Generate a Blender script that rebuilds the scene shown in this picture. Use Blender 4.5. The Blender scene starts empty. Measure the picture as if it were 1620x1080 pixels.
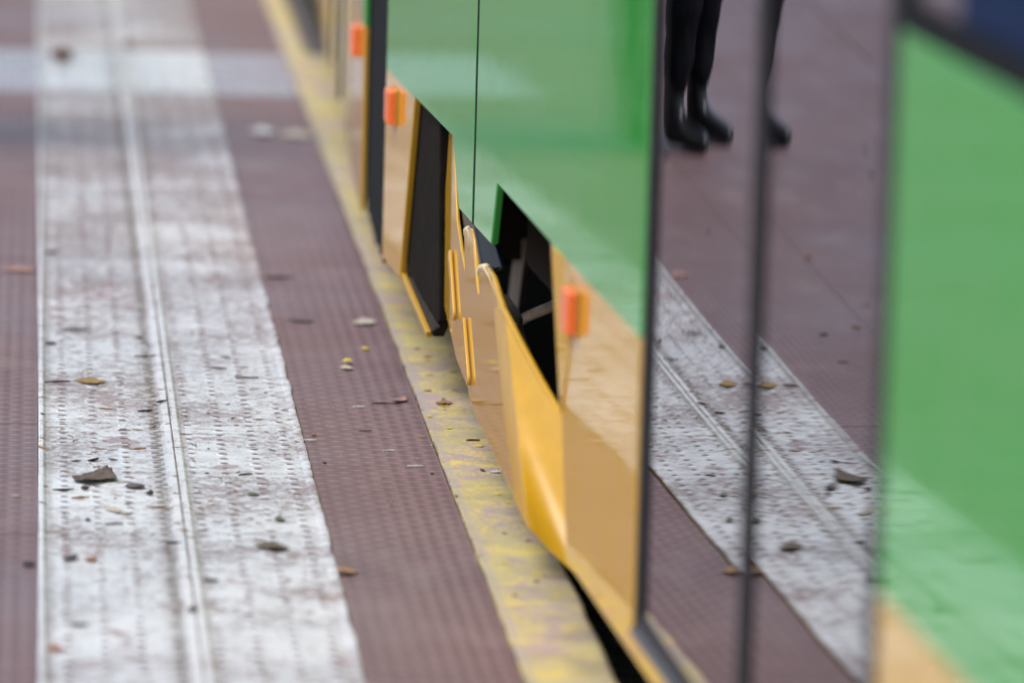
import bpy, bmesh, math, random
from mathutils import Vector, Matrix, noise
random.seed(7)
S = bpy.context.scene
COL = S.collection
R = math.radians

# ---------------------------------------------------------------- camera
H = 1.5                      # camera height above the platform
FPX = 9000.0                 # 200 mm lens on a 1620 px wide frame
vy = Vector((60 - 810, 540 + 925, -FPX)).normalized()      # platform direction in camera space
roll = 0.028
vz = Vector((roll, 1, (vy.x * roll + vy.y) / -vy.z)).normalized()
vx = vy.cross(vz)
M3 = Matrix((vx, vy, vz))    # camera space -> world
cam = bpy.data.cameras.new('camera')
camo = bpy.data.objects.new('camera', cam)
COL.objects.link(camo)
camo.matrix_world = Matrix.Translation((0, 0, H)) @ M3.to_4x4()
cam.sensor_width = 36; cam.lens = 200
cam.clip_start = 0.1; cam.clip_end = 2000
cam.dof.use_dof = True; cam.dof.focus_distance = 8.45; cam.dof.aperture_fstop = 2.8
S.camera = camo

# ---------------------------------------------------------------- light
W = bpy.data.worlds.new('World'); S.world = W; W.use_nodes = True
sky = W.node_tree.nodes.new('ShaderNodeTexSky')
sky.sky_type = 'NISHITA'; sky.sun_disc = False
SUN_EL, SUN_AZ = R(60), R(-102)
sky.sun_elevation = SUN_EL; sky.sun_rotation = SUN_AZ
sky.dust_density = 3.0
bg = W.node_tree.nodes['Background']; bg.inputs[1].default_value = 0.12
W.node_tree.links.new(sky.outputs[0], bg.inputs[0])
sl = bpy.data.lights.new('sun', 'SUN'); sl.energy = 1.0; sl.angle = R(38); sl.color = (1, .975, .94)
so = bpy.data.objects.new('sun', sl); COL.objects.link(so)
sd = Vector((math.sin(SUN_AZ) * math.cos(SUN_EL), math.cos(SUN_AZ) * math.cos(SUN_EL), math.sin(SUN_EL)))
so.rotation_euler = sd.to_track_quat('Z', 'Y').to_euler()
S.view_settings.view_transform = 'Standard'; S.view_settings.look = 'None'
S.view_settings.exposure = 0.78; S.view_settings.gamma = 1
S.render.engine = 'CYCLES'
S.cycles.max_bounces = 10; S.cycles.glossy_bounces = 6; S.cycles.transparent_max_bounces = 8
S.cycles.caustics_reflective = False; S.cycles.caustics_refractive = False
S.cycles.use_denoising = True

# ---------------------------------------------------------------- survey helpers (pixel of the survey photo -> point on a real plane)
CAM = Vector((0, 0, H))
def ray(px, py): return M3 @ Vector((px - 810, 540 - py, -FPX))
def on_ground(px, py, z=0.0):
    d = ray(px, py); return CAM + d * ((z - H) / d.z)
T_ = 0.04679418; A_ = 1.03306327; L_ = math.hypot(1, T_)
TN = Vector((1, T_, 0)) / L_          # inward normal of the tram side
TU = Vector((-T_, 1, 0)) / L_         # along the tram
TO = Vector((A_, 0, 0))
ZB = -0.30                            # rail level
def on_tram(px, py, d=0.0):           # -> (s, z)
    r = ray(px, py); t = (TN.dot(TO) + d - TN.dot(CAM)) / TN.dot(r)
    q = CAM + r * t
    return ((q - TO).dot(TU), q.z)
def on_x(px, py, X):
    r = ray(px, py); return CAM + r * (X / r.x)
def loc(q):                           # world -> tram local
    v = Vector(q) - TO
    return Vector((v.dot(TN), v.dot(TU), q[2] - ZB))
def P(s, d, z): return Vector((d, s, z - ZB))   # tram local from (along, inward, height)

# ---------------------------------------------------------------- mesh helpers
def link(name, bm, mats, parent=None, smooth=False, bevel=0.0, seg=2):
    me = bpy.data.meshes.new(name)
    bmesh.ops.recalc_face_normals(bm, faces=bm.faces[:])
    bm.to_mesh(me); bm.free()
    if not isinstance(mats, (list, tuple)): mats = [mats]
    for m in mats: me.materials.append(m)
    o = bpy.data.objects.new(name, me); COL.objects.link(o)
    if parent: o.parent = parent
    if smooth:
        for p in me.polygons: p.use_smooth = True
    if bevel:
        b = o.modifiers.new('bevel', 'BEVEL'); b.width = bevel; b.segments = seg; b.limit_method = 'ANGLE'; b.angle_limit = R(25)
        for p in me.polygons: p.use_smooth = True
        try: b.harden_normals = True
        except Exception: pass
    return o
def tag(o, label=None, cat=None, group=None, kind=None):
    if label: o['label'] = label
    if cat: o['category'] = cat
    if group: o['group'] = group
    if kind: o['kind'] = kind
    return o
def empty(name, l, rz=0.0):
    o = bpy.data.objects.new(name, None); o.empty_display_size = .1
    COL.objects.link(o); o.location = l; o.rotation_euler = (0, 0, rz); return o
def box(bm, a, b, mi=0):
    x0, y0, z0 = a; x1, y1, z1 = b
    v = [bm.verts.new(c) for c in ((x0, y0, z0), (x1, y0, z0), (x1, y1, z0), (x0, y1, z0), (x0, y0, z1), (x1, y0, z1), (x1, y1, z1), (x0, y1, z1))]
    for f in ((0, 3, 2, 1), (4, 5, 6, 7), (0, 1, 5, 4), (1, 2, 6, 5), (2, 3, 7, 6), (3, 0, 4, 7)):
        bm.faces.new([v[i] for i in f]).material_index = mi
def prism(bm, pts, ex, mi=0):
    """pts: list of Vectors (planar outline), ex: extrusion Vector"""
    a = [bm.verts.new(p) for p in pts]; b = [bm.verts.new(Vector(p) + ex) for p in pts]
    fa = bm.faces.new(a); fb = bm.faces.new(b[::-1]); n = len(a)
    fs = [fa, fb] + [bm.faces.new((a[i], b[i], b[(i + 1) % n], a[(i + 1) % n])) for i in range(n)]
    for f in fs: f.material_index = mi
def tube(bm, pts, rad, n=10, cap=True, mi=0):
    pts = [Vector(p) for p in pts]
    if not isinstance(rad, (list, tuple)): rad = [rad] * len(pts)
    rings = []
    for i, p in enumerate(pts):
        t = (pts[min(i + 1, len(pts) - 1)] - pts[max(i - 1, 0)]).normalized()
        u = t.orthogonal().normalized() if i == 0 else (u - t * u.dot(t)).normalized()
        w = t.cross(u)
        rings.append([bm.verts.new(p + (u * math.cos(2 * math.pi * k / n) + w * math.sin(2 * math.pi * k / n)) * rad[i]) for k in range(n)])
    for a, b in zip(rings, rings[1:]):
        for k in range(n): bm.faces.new((a[k], a[(k + 1) % n], b[(k + 1) % n], b[k])).material_index = mi
    if cap:
        bm.faces.new(rings[0][::-1]).material_index = mi; bm.faces.new(rings[-1]).material_index = mi
def TP(px, py, d):
    s, z = on_tram(px, py, d); return P(s, d, z)
def poly_s(pts, d): return [P(s, d, z) for s, z in pts]

# ---------------------------------------------------------------- materials
class NT:
    def __init__(self, name):
        self.m = bpy.data.materials.new(name); self.m.use_nodes = True
        self.t = self.m.node_tree; self.b = self.t.nodes['Principled BSDF']; self.n = self.t.nodes; self.out = self.n['Material Output']
    def link(self, a, b): self.t.links.new(a, b)
    def node(self, t, **k):
        n = self.n.new(t)
        for a, v in k.items(): setattr(n, a, v)
        return n
    def obj(self, scale=(1, 1, 1)):
        tc = self.node('ShaderNodeTexCoord'); mp = self.node('ShaderNodeMapping'); mp.inputs['Scale'].default_value = scale
        self.link(tc.outputs['Object'], mp.inputs[0]); return mp.outputs[0]
    def noise(self, vec, scale, detail=4, rough=.55, dist=0):
        n = self.node('ShaderNodeTexNoise'); n.inputs['Scale'].default_value = scale; n.inputs['Detail'].default_value = detail
        n.inputs['Roughness'].default_value = rough; n.inputs['Distortion'].default_value = dist
        self.link(vec, n.inputs['Vector']); return n.outputs[0]
    def ramp(self, f, stops):
        r = self.node('ShaderNodeValToRGB'); e = r.color_ramp.elements
        while len(e) < len(stops): e.new(.5)
        for x, (p, c) in zip(e, stops):
            x.position = p; x.color = (c, c, c, 1) if isinstance(c, (int, float)) else (*c, 1)
        self.link(f, r.inputs[0]); return r.outputs[0]
    def math(self, op, a, b=None, c=None):
        n = self.node('ShaderNodeMath', operation=op)
        for i, v in enumerate((a, b, c)):
            if v is None: continue
            if isinstance(v, (int, float)): n.inputs[i].default_value = v
            else: self.link(v, n.inputs[i])
        return n.outputs[0]
    def mix(self, f, a, b):
        n = self.node('ShaderNodeMix', data_type='RGBA')
        for i, v in ((0, f), (6, a), (7, b)):
            if isinstance(v, (int, float)): n.inputs[i].default_value = v
            elif isinstance(v, tuple): n.inputs[i].default_value = (*v, 1)
            else: self.link(v, n.inputs[i])
        return n.outputs[2]
    def sep(self, vec):
        s = self.node('ShaderNodeSeparateXYZ'); self.link(vec, s.inputs[0]); return s.outputs
    def bump(self, h, dist, strength=1.0):
        b = self.node('ShaderNodeBump'); b.inputs['Distance'].default_value = dist; b.inputs['Strength'].default_value = strength
        self.link(h, b.inputs['Height']); self.link(b.outputs[0], self.b.inputs['Normal'])
    def set(self, **k):
        for a, v in k.items():
            i = self.b.inputs[a.replace('_', ' ')]
            if isinstance(v, tuple): i.default_value = (*v, 1)
            elif isinstance(v, (int, float)): i.default_value = v
            else: self.link(v, i)
        return self.m

def mat_paving(name, cA, cB, cG, wet=0.0):
    n = NT(name); o = n.obj(); x, y, z = n.sep(o)
    sx = n.math('SINE', n.math('MULTIPLY', x, 2 * math.pi / .038))
    sy = n.math('SINE', n.math('MULTIPLY', y, 2 * math.pi / .0428))
    stud = n.math('MULTIPLY', sx, sy)
    stud = n.math('ADD', n.math('MULTIPLY', stud, .5), .5)
    big = n.noise(o, 2.2, 3); mid = n.noise(o, 17, 5); fine = n.noise(o, 260, 3)
    c = n.mix(n.ramp(big, [(.35, 0), (.65, 1)]), cA, cB)
    c = n.mix(n.ramp(mid, [(.42, 0), (.75, .5)]), c, cG)
    c = n.mix(n.math('MULTIPLY', n.ramp(stud, [(.12, 1), (.5, 0)]), .34), c, (.07, .034, .036))
    row = n.math('ABSOLUTE', sy)
    c = n.mix(n.math('MULTIPLY', n.ramp(row, [(.05, 1), (.50, 0)]), .68), c, (.075, .036, .04))
    stud = n.math('MULTIPLY', n.math('ADD', n.math('MULTIPLY', stud, .5), .5), n.math('POWER', row, .6))
    colm = n.math('ADD', n.math('MULTIPLY', n.math('SINE', n.math('MULTIPLY', x, 2 * math.pi / .0209)), .5), .5)
    c = n.mix(n.math('MULTIPLY', n.ramp(colm, [(.1, 1), (.75, 0)]), .30), c, (.085, .045, .05))
    st = n.noise(n.obj((1, .5, 1)), 5.5, 5, .65)
    c = n.mix(n.ramp(st, [(.54, 0), (.70, .40)]), c, (.30, .235, .23))
    c = n.mix(n.ramp(fine, [(.66, 0), (.72, .55)]), c, (.42, .36, .36))
    c = n.mix(n.ramp(fine, [(.28, .6), (.34, 0)]), c, (.05, .035, .035))
    rr = n.ramp(n.noise(o, 1.3, 3), [(.42, .62 - wet), (.62, .42 - wet)])
    hh = n.math('ADD', n.math('MULTIPLY', stud, .8), n.math('MULTIPLY', fine, .25))
    n.bump(hh, .0016)
    return n.set(Base_Color=c, Roughness=rr, Specular_IOR_Level=.38)
M_brown = mat_paving('brown_paving', (.235, .152, .155), (.275, .19, .192), (.18, .138, .132))
M_pale = mat_paving('pale_sheen_paving', (.44, .42, .49), (.54, .52, .59), (.32, .30, .35), .25)  # pale slab, its grazing wet sheen also put into the colour

def mat_tactile(name, wet=0.0, wear=0.0):
    n = NT(name); o = n.obj(); x, y, z = n.sep(o)
    ostr = n.obj((1, 1.0, 1))
    g = n.noise(ostr, 170, 6, .7); g2 = n.noise(ostr, 48, 6, .65); big = n.noise(o, 3.1, 4); pk = n.noise(o, 11, 5, .6, .4)
    white = n.mix(n.ramp(big, [(.3, 0), (.7, 1)]), (.60, .625, .67), (.72, .735, .76))
    dirt = n.mix(g2, (.21, .155, .15), (.38, .315, .305))
    g3 = n.noise(n.obj((.75, 1.25, 1)), 75, 6, .7)
    w = n.math('ADD', n.math('MULTIPLY', g, .55), n.math('MULTIPLY', g2, .45))
    w = n.math('ADD', w, n.math('MULTIPLY', n.math('SUBTRACT', big, .5), .36 + wear))
    w = n.math('SUBTRACT', w, n.math('MULTIPLY', n.ramp(n.math('DIVIDE', y, 20), [(.44, 0), (.62, 1)]), .075 if not wet else -.10))
    c = n.mix(n.ramp(w, [(.42, 1), (.485, 0)]), white, dirt)
    w3 = n.math('ADD', g3, n.math('MULTIPLY', n.math('SUBTRACT', big, .5), .30))
    w3 = n.math('SUBTRACT', w3, n.math('MULTIPLY', n.ramp(n.math('DIVIDE', y, 20), [(.40, 0), (.60, 1)]), .07 if not wet else -.08))
    c = n.mix(n.ramp(w3, [(.37, .85), (.47, 0)]), c, dirt)
    # dark grit flecks and bare brown patches
    c = n.mix(n.ramp(g, [(.27, .85), (.34, 0)]), c, (.12, .095, .085))
    c = n.mix(n.ramp(pk, [(.61, 0), (.66, .85)]), c, (.34, .24, .245))
    md = n.noise(n.obj((.7, 1.6, 1)), 23, 6, .65)
    c = n.mix(n.ramp(md, [(.515, 0), (.66, .62)]), c, (.31, .26, .25))
    # dirt lying in the gutters of the strip
    for gx, hw in ((.0355, .009), (.196, .020), (.238, .006)):
        dd = n.math('ABSOLUTE', n.math('SUBTRACT', x, gx))
        k = n.math('MULTIPLY', n.ramp(n.math('DIVIDE', dd, hw), [(.25, 1), (1, 0)]), n.ramp(n.math('ADD', n.math('MULTIPLY', g2, .6), n.math('MULTIPLY', g, .4)), [(.36, .95), (.62, .35)]))
        c = n.mix(n.math('MULTIPLY', k, .75), c, (.25, .215, .185))
    for gx, hw in ((.0262, .0042), (.2145, .0062), (.2282, .0048)):
        k = n.ramp(n.math('DIVIDE', n.math('ABSOLUTE', n.math('SUBTRACT', x, gx)), hw), [(.6, 1), (1, 0)])
        c = n.mix(n.math('MULTIPLY', k, n.ramp(n.math('ADD', n.math('MULTIPLY', g2, .5), n.math('MULTIPLY', g, .5)), [(.40, .1), (.50, .85)])), c, (.73, .745, .77))
    hh = n.math('ADD', g, n.math('MULTIPLY', g2, .6)); n.bump(hh, .0010)
    rr = n.ramp(n.noise(o, 1.7, 3), [(.42, .62 - wet), (.6, .36 - wet)])
    return n.set(Base_Color=c, Roughness=rr, Specular_IOR_Level=.35)
M_white = mat_tactile('worn_white_paint')
M_whitewet = mat_tactile('wet_sheen_white_paint', .30, .02)  # wet slab; its bright sheen is also painted in as less dirt
def mat_simple(name, c, rough=.5, metal=0.0, var=.25, scale=30, bump=0.0, **k):
    n = NT(name); o = n.obj(); f = n.noise(o, scale, 4)
    cc = n.mix(n.ramp(f, [(.3, 0), (.7, 1)]), tuple(a * (1 - var) for a in c), tuple(min(1, a * (1 + var)) for a in c))
    if bump: n.bump(f, bump)
    return n.set(Base_Color=cc, Roughness=rough, Metallic=metal, **k)
M_stud = mat_simple('worn_stud_top', (.155, .108, .115), .6, var=.3, scale=90)
M_joint = mat_simple('joint_dirt', (.035, .03, .028), .9)
M_base = mat_simple('platform_concrete', (.10, .09, .085), .9, bump=.002)

def mat_kerb():
    n = NT('worn_yellow_kerb'); o = n.obj(); ost = n.obj((1, 1, 1)); x, y, z = n.sep(o)
    g = n.noise(ost, 150, 6, .72); g2 = n.noise(ost, 30, 6, .65, .5); big = n.noise(n.obj((1, .6, 1)), 5.5, 4, .6)
    base = n.mix(g2, (.40, .29, .275), (.52, .41, .40))
    pale = n.mix(g, (.47, .40, .20), (.62, .54, .25))
    yel = n.mix(g2, (.70, .54, .12), (.82, .66, .16))
    w = n.math('ADD', n.math('MULTIPLY', g2, .5), n.math('MULTIPLY', big, .5))
    c = n.mix(n.ramp(w, [(.455, 0), (.525, 1)]), base, pale)
    w2y = n.math('MULTIPLY', n.ramp(n.math('DIVIDE', y, 20), [(.565, 0), (.63, 1)]), .022)
    lo_ = n.noise(n.obj((1.6, .9, 1)), 1.9, 4, .6)
    c = n.mix(n.ramp(lo_, [(.50, 0), (.62, .65)]), c, n.mix(g2, (.38, .30, .25), (.52, .45, .37)))
    w2 = n.math('ADD', n.math('MULTIPLY', g, .55), n.math('MULTIPLY', n.noise(o, 14, 5), .45))
    w2 = n.math('ADD', w2, w2y)
    c = n.mix(n.ramp(w2, [(.515, 0), (.56, .85)]), c, yel)
    c = n.mix(n.ramp(g, [(.30, .8), (.37, 0)]), c, (.11, .085, .06))
    gr = n.math('ADD', n.noise(o, 9, 5), n.math('MULTIPLY', n.math('SUBTRACT', x, .66), 3.0))
    c = n.mix(n.ramp(gr, [(.46, 0), (.76, .6)]), c, (.20, .175, .12))
    ed = n.math('ADD', n.math('MULTIPLY', n.math('ABSOLUTE', n.math('SUBTRACT', x, .618)), 60.0), n.math('MULTIPLY', g2, .8))
    c = n.mix(n.ramp(ed, [(.50, .6), (1.0, 0)]), c, (.42, .38, .35))
    n.bump(n.math('ADD', g, g2), .0012)
    return n.set(Base_Color=c, Roughness=n.ramp(n.noise(o, 2, 2), [(.4, .6), (.6, .42)]))
M_kerb = mat_kerb()

def mat_paint(name, tram=True, col=None):
    n = NT(name); o = n.obj()
    tc = n.node('ShaderNodeTexCoord'); x, y, z = n.sep(tc.outputs['Object'])
    GREEN, YEL = (.045, .41, .06), (.68, .38, .022)
    if col: c = col
    else:
        f = n.math('GREATER_THAN', z, .444 - ZB)
        if tram: f = n.math('MAXIMUM', f, n.math('MULTIPLY', n.math('GREATER_THAN', y, 7.9), n.math('LESS_THAN', y, 8.5)))
        c = n.mix(f, YEL, GREEN)
    dust_refl = n.noise(o, 7, 5, .6)
    c = n.mix(n.ramp(dust_refl, [(.42, .03), (.85, .14)]), c, (.42, .40, .37))  # dust film; its paleness also paints in some of the reflection
    wob = n.noise(n.obj((1, 1, .35)), 6.0, 2, .5)
    n.bump(wob, 0.00011)
    n.set(Base_Color=c, Roughness=n.ramp(dust_refl, [(.35, .03), (.8, .10)]), IOR=1.5)
    return n.m
M_paint = mat_paint('livery_paint')
M_paintfar = mat_paint('livery_paint_far', False)
M_yellow = mat_paint('yellow_paint', col=(.62, .345, .016))
M_navy = mat_simple('navy_film', (.003, .018, .065), .6, var=.1, Specular_IOR_Level=.12)
M_rubber = mat_simple('black_rubber', (.013, .015, .017), .85, var=.2, scale=60, Specular_IOR_Level=.12)
M_frame = mat_simple('dark_door_frame', (.034, .032, .034), .6, var=.15, Specular_IOR_Level=.25)
M_black = mat_simple('black_underframe', (.012, .011, .010), .7, var=.4, scale=12)
M_bracket = mat_simple('black_gloss_bracket', (.010, .012, .019), .33, var=.15, Specular_IOR_Level=.25)
M_strut = mat_simple('grey_strut_metal', (.34, .32, .31), .5, var=.25, scale=25)
M_steel = mat_simple('brushed_sill_metal', (.10, .102, .11), .6, .3, var=.1)
M_inner = mat_simple('dark_liner', (.012, .0095, .0075), .9, var=.3, Specular_IOR_Level=.08)
M_orange = mat_simple('orange_lens', (.95, .19, .035), .22, var=.06, scale=60, Transmission_Weight=0.0)
M_orangeflat = mat_simple('orange_reflector_base', (.62, .25, .05), .4, var=.1)
M_int = mat_simple('tram_interior', (.03, .03, .032), .6)
M_roof = mat_simple('tram_roof', (.25, .26, .27), .5)
M_ball = mat_simple('track_ballast', (.045, .04, .037), .95, var=.5, scale=22, bump=.02)

def mat_glass():
    n = NT('dark_double_glazing'); n.n.remove(n.b)
    fr = n.node('ShaderNodeFresnel'); fr.inputs['IOR'].default_value = 1.52
    f = fr.outputs[0]                                   # four surfaces of a double pane
    k = n.math('DIVIDE', n.math('MULTIPLY', f, 4.0), n.math('ADD', n.math('MULTIPLY', f, 3.0), 1.0))
    tr = n.node('ShaderNodeBsdfTransparent'); tr.inputs[0].default_value = (.22, .23, .24, 1)
    gl = n.node('ShaderNodeBsdfGlossy'); gl.inputs['Roughness'].default_value = 0.006; gl.inputs['Color'].default_value = (.90, .90, .93, 1)
    mx = n.node('ShaderNodeMixShader'); n.link(k, mx.inputs[0]); n.link(tr.outputs[0], mx.inputs[1]); n.link(gl.outputs[0], mx.inputs[2])
    n.link(mx.outputs[0], n.out.inputs[0]); return n.m
M_glass = mat_glass()

# ================================================================ SETTING
bm = bmesh.new()
v = [bm.verts.new(c) for c in ((-600, -600, ZB - .02), (600, -600, ZB - .02), (600, 600, ZB - .02), (-600, 600, ZB - .02))]
bm.faces.new(v); tag(link('ground', bm, M_ball), kind='structure')

PITCH = .8555; Y0 = 8.470 - 9 * PITCH; NROW = 34       # joints every 0.8555 m
G = .0016
XA, XM, XB, XK, XE = .022, .2215, .416, .612, .726
bm = bmesh.new()
box(bm, (-9, -4, ZB), (XE - .004, 27, -.012)); tag(link('platform', bm, M_base), kind='structure')
rows = [(Y0 + i * PITCH + G, Y0 + (i + 1) * PITCH - G) for i in range(-4, NROW - 8)]
def ispale(y0): return 12.6 < y0 < 13.0
bm = bmesh.new()
for y0, y1 in rows:
    mi = 1 if ispale(y0) else 0
    dz = random.uniform(-.0008, .0008)
    for x0, x1 in ((-8.9, -1.353), (-1.347, -.3004), (-.3, XA - .0002)):
        box(bm, (x0, y0, -.0119), (x1, y1, dz), mi if x0 > -.301 else 0)
    ga = .0 if (mi or ispale(y1)) else G - .0001
    box(bm, (XB + .001, y0 - ga, -.0119), (XK - .002, y1 + ga, 0), mi)
tag(link('brown_pavement', bm, [M_brown, M_pale], bevel=.002), kind='structure')
# raised joint dirt
bm = bmesh.new()
def strip_profile(k):
    if k == 0: return [(XA, -.011), (XA + .0005, .0052), (.024, .0062), (.0285, .0060), (.0335, .0034), (.188, .0034), (.197, .0020), (.2055, .0022), (.2095, .0060), (.219, .0062), (.2207, .0048), (.2207, -.011)]
    return [(.2224, -.011), (.2224, .0050), (.2236, .0062), (.231, .0058), (.236, .0034), (.404, .0034), (.4085, .0046), (.4125, .0050), (XB, .0044), (XB, -.011)]
for k in (0, 1):
    pf = strip_profile(k)
    bm = bmesh.new()
    cols = (.0584, .1037, .1491, .1935) if k == 0 else (.2453, .2916, .3389, .3863)
    for y0, y1 in rows:
        if y1 < 2: continue
        mi = 2 if ispale(y0) else 0
        nseg = 24 if 5.5 < y0 < 15 else 3
        rings = []
        for j in range(nseg + 1):
            y = y0 + (y1 - y0) * j / nseg; ring = []
            for i, (x, z) in enumerate(pf):
                dx = 0
                if k == 1 and i >= len(pf) - 3: dx = .0032 * (noise.noise(Vector((y * 9, 3.1, 0))) + .6 * noise.noise(Vector((y * 37, 1.1, 0))))
                if k == 0 and i <= 1: dx = .0010 * noise.noise(Vector((y * 30, 7.1, 0)))
                if (k == 0 and i >= len(pf) - 2) or (k == 1 and i in (0, 1)): dx = .0008 * noise.noise(Vector((y * 40, 17.1 + k, 0)))
                ring.append(bm.verts.new((x + dx, y, z + (.0007 * noise.noise(Vector((x * 60, y * 22, k))) if z > 0 else 0))))
            rings.append(ring)
        for a, b in zip(rings, rings[1:]):
            for i in range(len(pf) - 1):
                bm.faces.new((a[i], a[i + 1], b[i + 1], b[i])).material_index = mi
        bm.faces.new(rings[0]).material_index = mi; bm.faces.new(rings[-1][::-1]).material_index = mi
        if y0 > 21: continue
        for r in range(22):
            yc = y0 - G + (r + .5) * PITCH / 22
            for cx in cols:
                w = noise.noise(Vector((cx * 14, yc * 3.3, 5)))
                rt = random.uniform(.0052, .0068) * (1 + .25 * w); x_ = cx + random.uniform(-.0007, .0007); y_ = yc + random.uniform(-.0008, .0008)
                worn = random.random() < .9 + .25 * w
                base = []; top = []; N = 12
                zt = .0034 + random.uniform(.0009, .0014)
                for q in range(N):
                    a = 2 * math.pi * q / N; jr = random.uniform(.88, 1.1)
                    base.append(bm.verts.new((x_ + (rt + .0048) * math.cos(a), y_ + (rt + .0050) * math.sin(a), .0030)))
                    top.append(bm.verts.new((x_ + rt * jr * math.cos(a), y_ + rt * jr * math.sin(a), zt)))
                for q in range(N): bm.faces.new((base[q], base[(q + 1) % N], top[(q + 1) % N], top[q])).material_index = mi
                bm.faces.new(top).material_index = 1 if worn and mi == 0 else mi
    tag(link('tactile_paving', bm, [M_white, M_stud, M_whitewet]), kind='structure')
bm = bmesh.new(); box(bm, (.2206, -3, -.011), (.2226, 24, .0048)); tag(link('paving_seam', bm, M_stud), kind='structure')
# yellow kerb stones
bm = bmesh.new()
for y0, y1 in rows:
    xe = XE if y0 < 13.3 else .672
    n = 60; dz = random.uniform(-.0005, .0007); y0 -= .0011; y1 += .0011
    lo = []; hi = []
    for j in range(n + 1):
        y = y0 + (y1 - y0) * j / n
        e = xe + .0035 * noise.noise(Vector((y * 7, 0, 9))) - (.002 * random.random())
        lo.append([bm.verts.new((XK, y, -.10)), bm.verts.new((XK + .0022 * noise.noise(Vector((y * 55, 4.4, 0))) + .002 * noise.noise(Vector((y * 9, 8.4, 0))), y, .0008 + dz)), bm.verts.new((e - .006, y, .0015 + dz)), bm.verts.new((e - .0015, y, -.001 + dz)), bm.verts.new((e, y, -.006)), bm.verts.new((e, y, -.14))])
    for a, b in zip(lo, lo[1:]):
        for i in range(5): bm.faces.new((a[i], a[i + 1], b[i + 1], b[i]))
    bm.faces.new(lo[0]); bm.faces.new(lo[-1][::-1])
tag(link('kerb', bm, M_kerb), kind='structure')
# grit and crumbs nobody could count
bm = bmesh.new()
def crumb(bm, x, y, z, r):
    vs = [bm.verts.new((x + r * random.uniform(.5, 1.3) * a, y + r * random.uniform(.5, 1.3) * b, z + r * random.uniform(.3, .9) * c)) for a, b, c in ((1, 0, 0), (-.5, .8, 0), (-.5, -.8, 0), (0, 0, 1))]
    for f in ((0, 1, 3), (1, 2, 3), (2, 0, 3), (0, 2, 1)): bm.faces.new([vs[i] for i in f]).material_index = random.choice((0, 0, 1, 1, 2, 3))
mats_gr = [mat_simple('dark_grit', (.04, .03, .025), .8), mat_simple('pale_grit', (.62, .6, .58), .7), mat_simple('yellow_paint_crumb', (.75, .52, .08), .5), mat_simple('brown_grit', (.22, .12, .07), .8)]
for i in range(1500):
    y = random.uniform(6.2, 13); x = random.choice((random.uniform(-.25, .022), random.uniform(.02, .41), random.uniform(.416, .725), random.uniform(.416, .63)))
    z = .0036 if .033 < x < .405 else .0005
    if .022 < x <= .033 or .19 < x < .238 or .403 < x < .42: z = .0045
    crumb(bm, x, y, z, random.uniform(.0005, .0016))
for i in range(260):   # yellow flakes along the joint between paving and kerb
    crumb(bm, .611 + random.gauss(0, .002), random.uniform(6.3, 12), .001, random.uniform(.0012, .0028))
    for f in bm.faces[-4:] if False else []: pass
tag(link('grit', bm, mats_gr), 'fine grit and paint crumbs scattered over the platform', 'grit', kind='stuff')

# ================================================================ TRAM
tram = empty('tram', (A_, 0, ZB), math.atan(T_))
tag(tram, 'glossy green and yellow tram standing along the platform edge', 'tram')
ZW = .967; ZR = 3.1; DEP = 2.3
def panel(name, pts, th=.012, mat=None, bevel=.003, parent=tram):
    bm = bmesh.new(); prism(bm, poly_s(pts, 0.0), Vector((th, 0, 0)))
    return link(name, bm, mat or M_paint, parent, bevel=bevel)
DL0, DL1, DL2 = 5.155, 5.865, 6.585
panel('side_panel', [(-4, .062), (DL0 - .02, .062), (DL0 - .02, ZW), (-4, ZW)])
panel('side_panel', [(DL2 + .02, .062), (7.158, .062), (7.241, .236), (7.388, .443), (7.951, .446), (8.002, .352), (8.200, .351), (8.200, ZW), (DL2 + .02, ZW)])
panel('side_panel', [(8.224, .351), (8.379, .350), (8.482, .446), (8.992, .444), (9.151, .130), (9.41, .125), (9.41, ZW), (8.224, ZW)])
panel('side_panel', [(DL0 - .019, .062), (DL2 + .019, .062), (DL2 + .019, .089), (DL0 - .019, .089)])
bm = bmesh.new(); box(bm, (.0004, 8.2004, .3515 - ZB), (.011, 8.2236, ZW - ZB)); link('seam_dark_fill', bm, M_rubber, tram)  # black strip added so the gap between the panels reads dark
# body shell behind the cladding: roof, floor, ends, far side
bm = bmesh.new()
box(bm, (.03, -4, 2.25 - ZB), (DEP, 9.40, ZR - ZB)); link('roof', bm, M_roof, tram, bevel=.05)
bm = bmesh.new()
for s0, s1 in ((-4, 7.06), ):
    box(bm, (.03, s0, .02 - ZB), (DEP, s1, .085 - ZB))
box(bm, (.03, 7.06, .52 - ZB), (DEP, 9.39, .60 - ZB))
box(bm, (.9, 7.06, .02 - ZB), (.95, 9.39, .52 - ZB))
box(bm, (.035, 9.30, .14 - ZB), (.95, 9.39, .52 - ZB)); box(bm, (.035, 7.06, .086 - ZB), (.95, 7.10, .52 - ZB))
link('underframe', bm, M_black, tram)
bm = bmesh.new()
box(bm, (DEP - .05, -4, .085 - ZB), (DEP, 9.39, 2.25 - ZB)); box(bm, (.03, -4.03, .02 - ZB), (DEP, -4, 2.25 - ZB)); box(bm, (.03, 9.36, .6 - ZB), (DEP, 9.39, 2.25 - ZB))
# liner behind lower cladding
box(bm, (.032, -4, .085 - ZB), (.045, DL0 - .06, ZW - ZB)); box(bm, (.032, DL2 + .06, .452 - ZB), (.045, 9.39, ZW - ZB))
box(bm, (.032, DL2 + .06, .085 - ZB), (.045, 7.10, .452 - ZB))
link('body_shell', bm, M_int, tram)
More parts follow.
